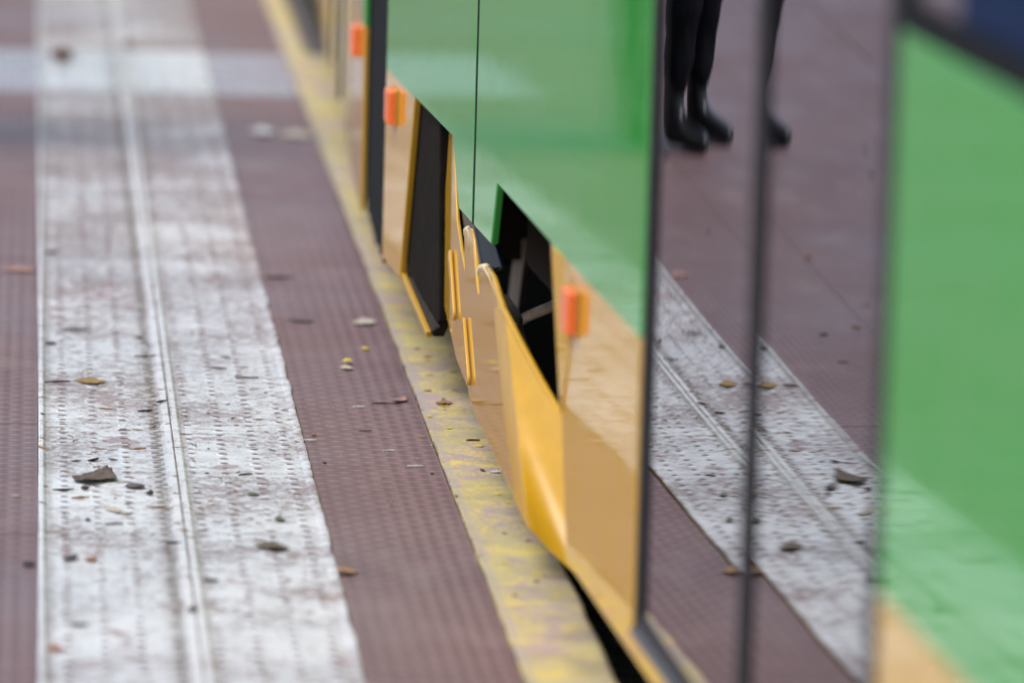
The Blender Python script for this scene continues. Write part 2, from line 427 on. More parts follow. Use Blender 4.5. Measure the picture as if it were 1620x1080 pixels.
# windows above the cladding
def window(s0, s1, z0=ZW + .02, z1=2.2):
    bm = bmesh.new(); box(bm, (.004, s0, z0 - ZB), (.016, s1, z1 - ZB)); w = link('window', bm, M_glass, tram)
    bm = bmesh.new()
    for a, b in (((0, s0 - .03, z0 - .018), (.03, s1 + .03, z0 + .012)), ((0, s0 - .03, z1 - .012), (.03, s1 + .03, z1 + .03))): box(bm, (a[0], a[1], a[2] - ZB), (b[0], b[1], b[2] - ZB))
    for s in (s0, s1): box(bm, (0, s - .03, z0 + .012 - ZB), (.03, s + .012, z1 - .012 - ZB))
    link('window_frame', bm, M_rubber, w)
window(6.68, 8.16); window(8.28, 9.33); window(-3.9, 2.9)
# window with the navy film next to the door
bm = bmesh.new(); box(bm, (.004, 2.99, ZW + .02 - ZB), (.016, DL0 - .06, 2.2 - ZB)); w = link('window', bm, M_glass, tram)
bm = bmesh.new(); box(bm, (0, 2.96, ZW + .002 - ZB), (.03, DL0 - .03, ZW + .032 - ZB)); box(bm, (0, 2.96, 2.188 - ZB), (.03, DL0 - .03, 2.23 - ZB)); box(bm, (0, DL0 - .075, ZW + .032 - ZB), (.03, DL0 - .03, 2.188 - ZB))
link('window_frame', bm, M_rubber, w)
bm = bmesh.new(); box(bm, (-.001, 3.02, ZW + .036 - ZB), (.003, 4.87, 2.18 - ZB)); link('navy_film', bm, M_navy, w)
bm = bmesh.new(); box(bm, (0, -4, 2.235 - ZB), (.03, 9.40, 2.9 - ZB)); link('cant_rail', bm, M_paint, tram, bevel=.01)

# doors: two leaves, each a slightly bowed dark pane in a slim rubber frame
def door_leaf(s0, s1, zb, bow, edge_far, edge_near):
    bm = bmesh.new(); zt = 2.2
    e0, e1 = edge_near, edge_far
    for (a, b, c, d_) in ((s0, s0 + e0, zb, zt), (s1 - e1, s1, zb, zt), (s0 + e0, s1 - e1, zb, zb + .012), (s0 + e0, s1 - e1, zt - .06, zt)):
        box(bm, (.0, a, c - ZB), (.034, b, d_ - ZB))
    leaf = link('door_leaf', bm, M_frame, tram, bevel=.004)
    a, b = s0 + e0, s1 - e1; z0, z1 = zb + .012, zt - .06; NU, NV = 40, 24
    bm = bmesh.new(); g = []
    for i in range(NU + 1):
        u = i / NU; row = []
        for j in range(NV + 1):
            vv = j / NV; z = z0 + (z1 - z0) * vv
            bb = bow * (.55 + min(1.0, (z - .1) / .9) * .75)
            d = .006 - bb * (1 - (2 * u - 1) ** 2) * (b - a) / 8 + 9e-6 * noise.noise(Vector((u * 6, z * 5, s0)))
            row.append(bm.verts.new(P(a + (b - a) * u, d, z)))
        g.append(row)
    for i in range(NU):
        for j in range(NV): bm.faces.new((g[i][j], g[i + 1][j], g[i + 1][j + 1], g[i][j + 1]))
    link('pane', bm, M_glass, leaf, smooth=True)
    return leaf
door_leaf(DL1 + .004, DL2, .108, .0165, .030, .020)
door_leaf(DL0, DL1 - .004, .108, .0165, .020, .036)
bm = bmesh.new()
prism(bm, [P(DL0 - .018, -.003, .090), P(DL0 - .018, -.004, .094), P(DL0 - .018, .004, .099), P(DL0 - .018, .05, .099), P(DL0 - .018, .05, .090)], Vector((0, DL2 - DL0 + .036, 0)))
link('door_sill', bm, M_steel, tram, bevel=.002)
bm = bmesh.new()
for s in (DL0 - .018, DL2 + .001): box(bm, (.003, s, .102 - ZB), (.03, s + .017, 2.23 - ZB))
box(bm, (.003, DL0 - .018, 2.203 - ZB), (.03, DL2 + .018, 2.233 - ZB))
link('door_seal', bm, M_rubber, tram)

# marker lights
def marker(s, z, parent, base, mat2, w=.072, h=.054):
    bm = bmesh.new(); N = 8
    box(bm, (base.x - .004, base.y - w / 2 - .007, base.z - h / 2 - .003), (base.x - .0002, base.y + w / 2 + .007, base.z + h / 2 + .003), 1)
    prof = [(-.5, 0), (-.47, .9), (-.38, 1), (.38, 1), (.47, .9), (.5, 0)]
    a = [bm.verts.new((base.x - .004 - p[1] * .011, base.y + p[0] * w, base.z - h / 2)) for p in prof]
    b = [bm.verts.new((base.x - .004 - p[1] * .011, base.y + p[0] * w, base.z + h / 2)) for p in prof]
    bm.faces.new(a); bm.faces.new(b[::-1])
    for i in range(len(prof)): bm.faces.new((a[i], b[i], b[(i + 1) % len(prof)], a[(i + 1) % len(prof)]))
    return link('marker_light', bm, [M_orange, M_orangeflat], parent, bevel=.003)
s_, z_ = on_tram(906, 488); marker(0, 0, tram, P(7.15, 0, .391), None)
marker(0, 0, tram, P(9.27, 0, .397), None)

# bogie opening: liner, wheel, struts
bm = bmesh.new()
op1 = [(8.99, .452), (9.16, .12), (9.12, .085), (8.80, .085), (8.80, .452)]
prism(bm, poly_s([(9.05, .45), (9.150, .132), (8.783, .093), (8.70, .13), (8.76, .45)], .0126), Vector((.02, 0, 0)))
link('inner_liner', bm, M_inner, tram, bevel=.004)
bm = bmesh.new()
prism(bm, poly_s([(9.151, .130), (9.148, .140), (8.782, .102), (8.785, .092)], .003), Vector((.009, 0, 0)))
link('liner_edge', bm, M_yellow, tram, bevel=.002)
M_rim = mat_simple('dull_rim', (.045, .038, .032), .8, Specular_IOR_Level=.1)
bm = bmesh.new(); prism(bm, [TP(637, 446, .0105), TP(649, 438, .0105), TP(665, 470, .0105), TP(693, 517, .0105), TP(674, 531, .0105)], Vector((.004, 0, 0))); link('liner_rim', bm, M_rim, tram, bevel=.001)
bog = bm = bmesh.new()
box(bm, (.20, 7.25, .16 - ZB), (.32, 9.1, .30 - ZB)); box(bm, (.28, 7.9, .05 - ZB), (.7, 8.5, .42 - ZB))
bogie = link('bogie', bm, M_black, tram, bevel=.01)
for s in (7.45, 8.85):
    bm = bmesh.new(); c = P(s, .45, -.0); N = 40
    prof = [(.30, 0), (.31, .015), (.31, .10), (.28, .115), (.22, .10), (.12, .085), (.05, .06)]
    rg = [[bm.verts.new((c.x - w_ + .06, c.y + r_ * math.cos(2 * math.pi * q / N), c.z + r_ * math.sin(2 * math.pi * q / N))) for q in range(N)] for r_, w_ in prof]
    for a, b in zip(rg, rg[1:]):
        for q in range(N): bm.faces.new((a[q], a[(q + 1) % N], b[(q + 1) % N], b[q]))
    bm.faces.new(rg[-1]); bm.faces.new(rg[0][::-1]); link('wheel', bm, M_black, bogie)
# vertical strut
bm = bmesh.new(); prism(bm, [TP(815, 376, .22), TP(833, 378, .22), TP(817, 500, .22), TP(800, 497, .22)], Vector((.02, .02, 0))); link('strut', bm, M_strut, tram, bevel=.003)
bm = bmesh.new(); tube(bm, [TP(815, 512, .14), TP(835, 500, .14), TP(868, 487, .15), TP(905, 470, .17)], [.008, .0085, .0085, .0085]); link('strut', bm, M_strut, tram, smooth=True)
bm = bmesh.new(); tube(bm, [TP(800, 470, .10), TP(810, 488, .10), TP(820, 505, .10), TP(822, 512, .10)], [.005, .007, .007, .005])
tube(bm, [TP(822, 520, .10), TP(832, 545, .10), TP(840, 570, .11)], [.006, .006, .004]); link('link_rod', bm, M_strut, tram, smooth=True)
bm = bmesh.new(); prism(bm, [TP(724, 326, .030), TP(748, 344, .004), TP(763, 430, .004), TP(738, 446, .030)], Vector((.01, 0, 0)))
prism(bm, [TP(749, 344, .004), TP(784, 388, .022), TP(793, 424, .024), TP(780, 430, .018), TP(764, 430, .004)], Vector((.008, .004, 0)))
link('bracket', bm, M_bracket, tram, bevel=.003)
bm = bmesh.new(); prism(bm, [TP(783, 330, .3), TP(826, 330, .3), TP(826, 388, .3), TP(783, 388, .3)], Vector((.04, 0, 0))); link('crossbeam', bm, M_inner, tram)

# bogie skirt, parallel to the platform
XS = .778; SKN = Vector((1, .015, 0))     # plane x + .015 y = .778, almost parallel to the platform edge
def on_skirt(px, py, k):
    r = ray(px, py); return CAM + r * ((k - SKN.dot(CAM)) / SKN.dot(r))
def SK(px, py, x=XS): return loc(on_skirt(px, py, x))
EX = Vector((.006, 0, 0))
bm = bmesh.new()
far = [(711, 200), (717, 216), (720, 300), (722, 346), (729, 395), (738, 440), (742, 470), (744, 560), (746, 630), (735, 603), (722, 570), (707, 505), (694, 446), (702, 340)]
prism(bm, [SK(*p) for p in far], EX)
sk = link('bogie_skirt', bm, M_yellow, tram, bevel=.0025)
near = [(734, 364), (739, 359), (745, 362), (748, 375), (749, 392), (753, 440), (756, 463), (758, 463), (757, 430), (760, 421), (768, 420), (778, 436), (786, 462), (789, 492), (797, 560), (808, 680), (821, 802), (816, 792), (800, 762), (775, 708), (750, 652), (741, 625), (737, 560)]
bm = bmesh.new()
pts = [SK(*p, XS - .004) for p in near]
prism(bm, pts, Vector((.009, 0, 0)))
# rounded fold at the near end: ruled from the plate's corner to the body panel
rc = [TP(px, py, .034) for px, py in ((889, 662), (897, 745), (904, 830), (910, 908))]
lc = [loc(on_skirt(px, py, XS - .0048)) for px, py in ((794, 487), (804, 580), (816, 690), (832, 830))]
l0 = [loc(on_skirt(px, py, XS - .0046)) for px, py in ((781, 487), (789, 580), (801, 690), (815, 795))]
def cur(c, t):
    k = min(2, int(t * 3)); return c[k].lerp(c[k + 1], t * 3 - k)
gf = []
for i in range(13):
    t = i / 12; a_, b_ = cur(lc, t), cur(rc, t); row = []
    row.append(cur(l0, t)); row.append(cur(l0, t).lerp(a_, .65))
    for j in range(2, 9):
        u = (j - 1.6) / 6.4; q = a_.lerp(b_, u); q.x -= .0020 * math.sin(math.pi * u); row.append(q)
    gf.append(row)
npl = link('near_plate', bm, M_yellow, sk, bevel=.0038, seg=4)
M_fold = mat_simple('dull_yellow_paint', (.60, .33, .016), .26, var=.10, scale=14)
bm = bmesh.new()
fa = [[bm.verts.new(q) for q in r] for r in gf]; fb = [[bm.verts.new(q + Vector((.006, .003, 0))) for q in r] for r in gf]
for i in range(12):
    for j in range(8):
        bm.faces.new((fa[i][j], fa[i + 1][j], fa[i + 1][j + 1], fa[i][j + 1])); bm.faces.new((fb[i][j], fb[i][j + 1], fb[i + 1][j + 1], fb[i + 1][j]))
for i in (0, 12):
    for j in range(8): bm.faces.new((fa[i][j], fa[i][j + 1], fb[i][j + 1], fb[i][j]))
for j in (0, 8):
    for i in range(12): bm.faces.new((fa[i][j], fa[i + 1][j], fb[i + 1][j], fb[i][j]))
tube(bm, [SK(768, 421, XS), SK(779, 437, XS), SK(789, 463, XS), SK(798, 491, XS), gf[0][2] + Vector((.002, 0, 0)), gf[0][4] + Vector((.002, 0, 0)), gf[0][6] + Vector((.002, 0, 0)), gf[0][8] + Vector((.004, 0, 0))], [.003, .0048, .0052, .0052, .005, .005, .0045, .003], 10)
link('folded_flange', bm, M_fold, sk, bevel=.002)
M_edge = mat_simple('painted_edge_highlight', (.80, .70, .42), .3, var=.12, scale=200)  # cream colour paints in the bright sky highlight on the plate edges
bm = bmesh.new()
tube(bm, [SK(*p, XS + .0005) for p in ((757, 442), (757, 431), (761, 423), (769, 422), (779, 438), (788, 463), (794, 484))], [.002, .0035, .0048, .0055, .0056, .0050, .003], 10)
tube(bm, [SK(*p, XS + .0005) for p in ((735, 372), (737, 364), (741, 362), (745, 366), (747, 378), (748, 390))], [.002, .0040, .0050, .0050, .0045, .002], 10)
link('edge_highlight', bm, M_edge, sk, smooth=True)  # tubes added along hump and prong to carry the painted highlight
def latch(px0, py0, px1, py1, x):
    p0 = SK(px0, py0, x); p1 = SK(px1, py1, x); ax = (p1 - p0).normalized(); nx = Vector((1, 0, 0)); up = ax.cross(nx).normalized()
    r = .0095; out = []
    L = (p1 - p0).length
    for side in (1, -1):
        for q in range(9):
            t = -math.pi / 2 + math.pi * q / 8
            c = p1 if side == 1 else p0
            out.append(c + (ax * math.cos(t) + up * math.sin(t)) * r * side)
    bm = bmesh.new()
    prism(bm, out, Vector((-.0055, 0, 0)))
    o = link('latch', bm, M_yellow, sk, bevel=.002)
latch(715, 405, 721, 497, XS - .001); latch(737, 512, 744, 600, XS - .005)

# flared lip on the near edge of the wheel opening
fl = [(872, 392), (890, 408), (905, 440), (905, 530), (886, 652), (880, 540)]
fd = [-.006, -.001, -.001, -.001, -.003, -.009]
bm = bmesh.new()
va = [bm.verts.new(TP(px, py, d_)) for (px, py), d_ in zip(fl, fd)]; vb = [bm.verts.new(TP(px, py, -.0004) if d_ > -.002 else TP(px, py, d_) + Vector((.006, 0, 0))) for (px, py), d_ in zip(fl, fd)]
bm.faces.new((va[0], va[1], va[5])); bm.faces.new((va[1], va[2], va[3], va[5])); bm.faces.new((va[3], va[4], va[5]))
for i in range(6): bm.faces.new((va[i], vb[i], vb[(i + 1) % 6], va[(i + 1) % 6]))
link('arch_lip', bm, M_yellow, tram)
# gangway bellows and the far car
E0 = Vector((.593, 10.05, 0)); FT = Vector((.027, 1, 0)).normalized(); FN = Vector((FT.y, -FT.x, 0))
def Pf(s, d, z): return loc(E0 + FT * s + FN * d + Vector((0, 0, z)))
bm = bmesh.new()
b0 = TO + TU * 9.418; fr_ = [(b0 + TN * .004, E0 + FN * .014)]
N = 10
for i in range(N + 1):
    t = i / N; q = (b0 + TN * .002).lerp(E0 - FT * .004 + FN * .012, t)
    q = q + TN * (.003 * (i % 2))
    q2 = (b0 + TN * 2.2).lerp(E0 + FN * 2.2, t)
    ring = [loc(q + Vector((0, 0, z))) for z in (.115, 2.85)] + [loc(q2 + Vector((0, 0, z))) for z in (2.85, .115)]
    ring = [bm.verts.new(p) for p in ring]
    if i:
        for k in range(4): bm.faces.new((prev[k], prev[(k + 1) % 4], ring[(k + 1) % 4], ring[k]))
    else: bm.faces.new(ring)
    prev = ring
bm.faces.new(prev[::-1]); link('gangway_bellows', bm, M_rubber, tram)
def fpanel(name, s0, s1, z0, z1, d0=0.0, d1=.010, mat=None, parent=tram, bevel=.003):
    bm = bmesh.new(); prism(bm, [Pf(s0, d0, z0), Pf(s1, d0, z0), Pf(s1, d0, z1), Pf(s0, d0, z1)], Pf(0, d1, 0) - Pf(0, d0, 0))
    return link(name, bm, mat or M_paintfar, parent, bevel=bevel)
fpanel('side_panel', 0, .86, .115, ZW); fpanel('side_panel', 2.30, 9, .115, ZW)
w = fpanel('window', .05, .83, ZW + .02, 2.2, .004, .014, M_glass, bevel=0); fpanel('window_frame', .0, .86, ZW + .0, ZW + .019, .001, .03, M_rubber, w, bevel=0)
w = fpanel('window', 2.33, 8.9, ZW + .02, 2.2, .004, .014, M_glass, bevel=0); fpanel('window_frame', 2.3, 9, ZW + .0, ZW + .019, .001, .03, M_rubber, w, bevel=0)
for q in (0, 1):
    s0 = .885 + q * .70
    o = fpanel('door_leaf', s0, s0 + .045, .13, 2.2, .0, .03, M_frame)
    fpanel('pane', s0 + .046, s0 + .655, .14, 2.19, .004, .012, M_glass, o, bevel=0)
    fpanel('frame_post', s0 + .656, s0 + .695, .13, 2.2, .0, .03, M_frame, o)
fpanel('cant_rail', 0, 9, 2.215, 2.9); fpanel('roof', 0, 9, 2.9, 3.1, .03, 2.2, M_roof, bevel=0)
fpanel('body_shell', .02, 9, .13, 2.3, 2.1, 2.15, M_int, bevel=0); fpanel('body_shell', .02, .04, .13, 2.3, .04, 2.1, M_int, bevel=0)
fpanel('underframe', .02, 9, .05, .12, .03, 2.2, M_black, bevel=0)
marker(0, 0, tram, Pf(.27, 0, .39), None)
sub = tram.children[-1]

# ================================================================ LITTER
def lm(name, c, rough=.75):
    n = NT(name); o = n.obj(); f = n.noise(o, 130, 6, .7); f2 = n.noise(o, 45, 4)
    cc = n.mix(n.ramp(f, [(.3, 0), (.7, 1)]), tuple(a * .5 for a in c), tuple(min(1, a * 1.45) for a in c))
    cc = n.mix(n.ramp(f2, [(.54, 0), (.62, .65)]), cc, tuple(a * .35 + .012 for a in c))
    n.bump(f, .0008)
    return n.set(Base_Color=cc, Roughness=rough)
LM = dict(brown=lm('dry_brown_leaf', (.13, .095, .075)), dark=lm('dark_twig', (.05, .035, .03)), grey=lm('grey_bark', (.14, .12, .125)),
          red=lm('red_brown_leaf', (.11, .025, .012)), tan=lm('tan_leaf', (.30, .17, .09)), orange=lm('orange_leaf', (.36, .13, .05)), rust=lm('rust_needle', (.30, .15, .06)),
          white=lm('white_flake', (.66, .66, .66)), sand=lm('sand_flake', (.55, .49, .40)), yellow=lm('yellow_flake', (.75, .55, .08)), green=lm('green_bit', (.13, .16, .11)), pink=lm('pink_flake', (.42, .24, .21)), ochre=lm('ochre_leaf', (.33, .21, .07)))
def zat(x):
    if .022 <= x <= .032 or .208 <= x <= .234: return .0064
    if .032 < x < .405: return .0046
    if .405 <= x <= .416: return .0050
    return .0016
def leaf(px, py, w, d, m, label, cat='leaf', curl=.25, rz=0.0, group=None, name='leaf', th=.0006, point=1.0, lift=.0):
    q = on_ground(px, py); sc = FPX / math.sqrt(q.y ** 2 + H * H); W_ = w / sc
    D_ = d / sc
    bm = bmesh.new(); N, Mm = 26, 9; g = []
    sd_ = random.uniform(0, 99)
    for i in range(N + 1):
        u = i / N * 2 - 1; hw = max(.06, (1 - abs(u) ** (1.6 / point))) * D_ / 2 * (1 + .25 * noise.noise(Vector((u * 3.1, sd_, 0))) + .35 * noise.noise(Vector((u * 9.7, sd_, 3))))
        row = []
        for j in range(Mm):
            vv = (j / (Mm - 1) * 2 - 1)
            hgt = .62 * curl * W_ * (.16 * u * u + .35 * (vv * hw / max(D_ / 2, 1e-5)) ** 2 + .10 * noise.noise(Vector((u * 2.2, vv * 2, sd_))) + .06 * noise.noise(Vector((u * 7, vv * 4, sd_))) + .06)
            row.append(Vector((u * W_ / 2, vv * hw + .10 * D_ * math.sin(u * 2.2 + sd_), max(.0002, hgt))))
        g.append(row)
    vt = [[bm.verts.new(p) for p in r] for r in g]; vb = [[bm.verts.new(p - Vector((0, 0, th))) for p in r] for r in g]
    for i in range(N):
        for j in range(Mm - 1):
            bm.faces.new((vt[i][j], vt[i + 1][j], vt[i + 1][j + 1], vt[i][j + 1])); bm.faces.new((vb[i][j], vb[i][j + 1], vb[i + 1][j + 1], vb[i + 1][j]))
    for i in range(N):
        for j in (0, Mm - 1): bm.faces.new((vt[i][j], vb[i][j], vb[i + 1][j], vt[i + 1][j]))
    for i in (0, N):
        for j in range(Mm - 1): bm.faces.new((vt[i][j], vt[i][j + 1], vb[i][j + 1], vb[i][j]))
    o = link(name, bm, LM[m], smooth=True); o.location = (q.x, q.y, zat(q.x) + th + lift); o.rotation_euler = (0, 0, rz)
    return tag(o, label, cat, group)
def twig(px, py, w, t, m, label, bend=.15, rz=0.0, group=None, name='twig', lump=.25, cat='twig'):
    q = on_ground(px, py); sc = FPX / math.sqrt(q.y ** 2 + H * H); W_ = w / sc; r = t * .72 / sc / 2
    n = 9; pts = []; rad = []; sd_ = random.uniform(0, 99)
    for i in range(n):
        u = i / (n - 1) * 2 - 1
        pts.append((u * W_ / 2, bend * W_ * (u * u - .4) + .05 * W_ * noise.noise(Vector((u * 2, sd_, 1))), r * 1.0 + abs(bend) * W_ * .12 * max(0, noise.noise(Vector((u * 1.5, sd_, 4))))))
        rad.append(max(r * .25, r * (1 - .45 * abs(u) + lump * noise.noise(Vector((u * 3, sd_, 7))))))
    bm = bmesh.new(); tube(bm, pts, rad, 7)
    o = link(name, bm, LM[m], smooth=True); o.location = (q.x, q.y, zat(q.x)); o.rotation_euler = (0, 0, rz)
    return tag(o, label, cat, group)
def pebble(px, py, w, h, m, label, group=None, name='pebble', cat='pebble'):
    q = on_ground(px, py); sc = FPX / math.sqrt(q.y ** 2 + H * H); bm = bmesh.new()
    bmesh.ops.create_icosphere(bm, subdivisions=2, radius=1.0)
    sd_ = random.uniform(0, 99)
    for v_ in bm.verts:
        k = 1 + .35 * noise.noise(v_.co * 1.3 + Vector((sd_, 0, 0)))
        v_.co = Vector((v_.co.x * w / sc / 2 * k, v_.co.y * w / sc / 2 * .8 * k, max(0, v_.co.z * .7 + .6) * h * .7 / sc / 1.4 * k))
    o = link(name, bm, LM[m], smooth=True); o.location = (q.x, q.y, zat(q.x)); return tag(o, label, cat, group)
leaf(150, 763, 68, 105, 'brown', 'big curled brown leaf on the left white strip, largest piece of litter in focus', curl=.50, rz=-.3)
pebble(98, 98, 40, 30, 'red', 'dark red-brown crumpled leaf blurred on the pale wet band far up the platform', name='leaf', cat='leaf')
leaf(200, 76, 18, 60, 'red', 'small dark leaf beside the far pale band, right of the red-brown leaf', curl=.8)
leaf(88, 1032, 31, 45, 'orange', 'orange oval leaf on the left edge of the white strip, nearest the camera', curl=.15, rz=.1)
leaf(143, 608, 50, 50, 'ochre', 'ochre star shaped leaf scrap lying in the left white strip', curl=.2)
leaf(430, 872, 54, 50, 'brown', 'crumpled pinkish brown leaf on the right white strip', curl=.5, rz=.2)
leaf(545, 906, 42, 55, 'tan', 'tan leaf scrap where the white strip meets the brown paving', curl=.4)
leaf(180, 812, 22, 75, 'sand', 'pale brown curled scrap in the middle of the left strip', curl=.5, rz=.6)
leaf(632, 636, 20, 48, 'pink', 'pinkish leaf scrap standing on edge near the yellow kerb', curl=.9, rz=-.4)
leaf(702, 641, 28, 34, 'tan', 'curled dry leaf lying on the yellow kerb', curl=.7)
leaf(577, 512, 40, 60, 'sand', 'pale sandy flake on the brown paving, widest of the flakes there', cat='flake', curl=.25, name='paint_flake')
leaf(475, 508, 46, 40, 'grey', 'bluish grey flat scrap on the brown paving by the white strip', curl=.1)
leaf(785, 749, 22, 20, 'white', 'white feather like scrap on the yellow kerb', cat='scrap', curl=.4, name='feather')
leaf(415, 210, 44, 90, 'white', 'white flake blurred far up on the brown paving', cat='flake', curl=.3, name='paint_flake')
leaf(470, 216, 60, 90, 'sand', 'pale wide flake blurred beside the far yellow kerb', cat='flake', curl=.15, name='paint_flake')
leaf(549, 577, 18, 28, 'yellow', 'yellow paint flake propped on a sandy flake, brown paving', cat='flake', curl=.5, name='paint_flake', lift=.004)
leaf(548, 584, 22, 34, 'sand', 'sandy flake under a yellow flake on the brown paving', cat='flake', curl=.3, name='paint_flake')
leaf(578, 553, 14, 24, 'yellow', 'small bright yellow flake on the brown paving near the kerb', cat='flake', curl=.2, name='paint_flake')
leaf(400, 787, 22, 24, 'green', 'greenish sliver on the right white strip', cat='scrap', curl=.3, name='leaf_scrap')
leaf(442, 827, 17, 36, 'green', 'small green crumpled bit on the right white strip', cat='scrap', curl=.7, name='leaf_scrap')
leaf(30, 428, 60, 50, 'pink', 'whitish smear like flake on the brown paving left of the white strip', cat='flake', curl=.05, name='paint_flake')
pebble(214, 776, 32, 11, 'grey', 'dark grey lump beside the big brown leaf', name='bark_lump', cat='bark')
pebble(237, 787, 13, 11, 'dark', 'small dark stone just right of the grey lump')
pebble(134, 779, 13, 9, 'dark', 'small dark stone just below the big brown leaf')
pebble(139, 829, 9, 8, 'dark', 'tiny black stone alone in the left strip')
pebble(110, 890, 26, 14, 'grey', 'grey lump at the left ridge of the white strip', name='bark_lump', cat='bark')
pebble(144, 892, 20, 10, 'orange', 'reddish lump near the left ridge of the white strip', name='bark_lump', cat='bark')
pebble(514, 735, 7, 5, 'dark', 'black speck of a stone beside the right white strip, brown paving')
pebble(683, 752, 6, 5, 'dark', 'black speck of a stone beside the yellow kerb')
pebble(496, 690, 10, 5, 'tan', 'tiny tan stone on brown paving by the white strip')
pebble(848, 922, 12, 6, 'tan', 'brown stone on the yellow kerb by the black gap')
pebble(45, 896, 22, 9, 'dark', 'dark lump on the brown paving left of the white strip', name='bark_lump', cat='bark')
pebble(330, 715, 5, 3, 'dark', 'tiny dark stone near the seam of the white strips')
for (x, y, w, t, m, rz, lab) in ((253, 809, 42, 5, 'tan', -.1, 'straight brown twig in the middle of the left strip'), (170, 653, 30, 5, 'tan', -.5, 'pale brown twig above the cross joint, left strip'),
    (230, 656, 28, 6, 'dark', .6, 'dark broken twig above the cross joint near the seam'), (255, 643, 26, 6, 'dark', .9, 'bent black twig beside the seam between the strips'),
    (148, 734, 26, 7, 'dark', .9, 'dark twig just above the big brown leaf'), (178, 733, 18, 5, 'dark', -.7, 'short black hooked twig right of the twig above the big leaf'),
    (100, 781, 34, 6, 'dark', .2, 'dark twig left below the big brown leaf'), (127, 794, 30, 7, 'rust', .4, 'rusty twig below the big brown leaf'),
    (218, 716, 28, 5, 'rust', .3, 'rusty twig with dark end in the left strip'), (388, 757, 26, 6, 'brown', .5, 'brown twig on the right white strip'),
    (68, 716, 26, 5, 'tan', -.9, 'tan twig lying across the left ridge'), (90, 610, 42, 6, 'dark', .3, 'dark twig pile by the left ridge, upper half'),
    (118, 527, 36, 5, 'dark', 0, 'thin dark twig far up the left strip'), (230, 569, 36, 5, 'dark', .3, 'dark forked twig near the seam, far up'), (80, 550, 18, 8, 'dark', 0, 'dark stub of bark at the left ridge, far up'),
    (220, 540, 10, 6, 'dark', 0, 'small dark stub near the seam, far up'), (345, 588, 28, 5, 'brown', -.2, 'brown twig far up the right strip'), (390, 603, 38, 5, 'dark', -.1, 'long dark twig far up the right strip'),
    (605, 641, 36, 5, 'dark', -.1, 'dark twig next to the pinkish scrap on the brown paving'), (440, 442, 45, 6, 'dark', .1, 'blurred dark twig where white strip and brown paving meet'),
    (748, 699, 22, 5, 'dark', .1, 'dark sliver of bark on the yellow kerb'), (763, 747, 16, 6, 'dark', -1.2, 'dark twig beside the white feather like scrap'),
    (668, 693, 16, 3, 'ochre', -.5, 'ochre twig at the joint of brown paving and kerb'), (333, 926, 26, 8, 'dark', .1, 'dark twig on the seam ridge, nearest the camera'),
    (275, 865, 26, 6, 'dark', 0, 'dark twig left of the seam below the second cross joint'), (305, 975, 16, 14, 'grey', .2, 'dull grey clot left of the seam, nearest the camera'),
    (125, 996, 30, 9, 'dark', .1, 'dark blurred twig on the left strip, nearest the camera'), (180, 835, 30, 6, 'dark', .2, 'dark twig with a pale end under the curled scrap'),
    (120, 735, 14, 4, 'dark', .2, 'thin twig between left ridge and dark twig'), (568, 646, 20, 4, 'white', .05, 'white sliver near the dark twig on brown paving'),
    (490, 699, 22, 5, 'white', .05, 'white sliver touching the white strip edge'), (615, 715, 20, 4, 'white', .1, 'white sliver in the middle of the brown paving'),
    (657, 740, 26, 5, 'white', .05, 'white sliver closest to the yellow kerb'), (577, 684, 22, 5, 'grey', .1, 'grey sliver in the middle of the brown paving'),
    (25, 788, 14, 6, 'sand', .3, 'pale chip on brown paving left of the white strip'), (80, 405, 24, 7, 'dark', .4, 'dark bit on the left ridge beside the whitish smear')):
    twig(x, y, w, t, m, lab, bend=random.uniform(-.12, .12), rz=rz, name='sliver' if 'sliver' in lab or 'chip' in lab else 'twig', cat='sliver' if 'sliver' in lab or 'chip' in lab else 'twig')
rnd = random.Random(21)
for i in range(22):   # bits on the paving beyond the white strips, seen in the door glass
    q = (rnd.uniform(-.95, -.12), rnd.uniform(8.6, 12.6)); d = M3.transposed() @ (Vector((q[0], q[1], 0)) - CAM); px, py = 810 + FPX * d.x / -d.z, 540 - FPX * d.y / -d.z
    twig(px, py, rnd.uniform(14, 36), rnd.uniform(3, 7), rnd.choice(('dark', 'brown', 'grey', 'tan')), 'dry bit of bark among those on the brown paving left of the white strips', bend=rnd.uniform(-.2, .2), rz=rnd.uniform(-.8, .8), group='bits of bark on the brown paving left of the white strips', name='bark_bit', cat='bark')
for i in range(95):
    x, y = rnd.uniform(66, 470), rnd.triangular(560, 1040, 690)
    edge = 60 + (y + 925) * .255
    if x > edge: continue
    twig(x, y, rnd.uniform(7, 20), rnd.uniform(1.6, 3.6), rnd.choice(('rust', 'rust', 'tan', 'dark', 'brown')), 'thin dry needle among those scattered on the white strips', bend=rnd.uniform(-.3, .3), rz=rnd.uniform(-1.2, 1.2), group='dry needles scattered on the white strips', name='needle', cat='needle')
for i in range(26):
    y = rnd.uniform(520, 960); x = 60 + (y + 925) * rnd.uniform(.385, .44)
    leaf(x, y, rnd.uniform(6, 16), rnd.uniform(8, 22), rnd.choice(('yellow', 'yellow', 'ochre')), 'small lifted flake of yellow paint among those on the kerb', cat='flake', curl=.4, group='flakes of yellow paint on the kerb', name='paint_flake', rz=rnd.uniform(-.6, .6))

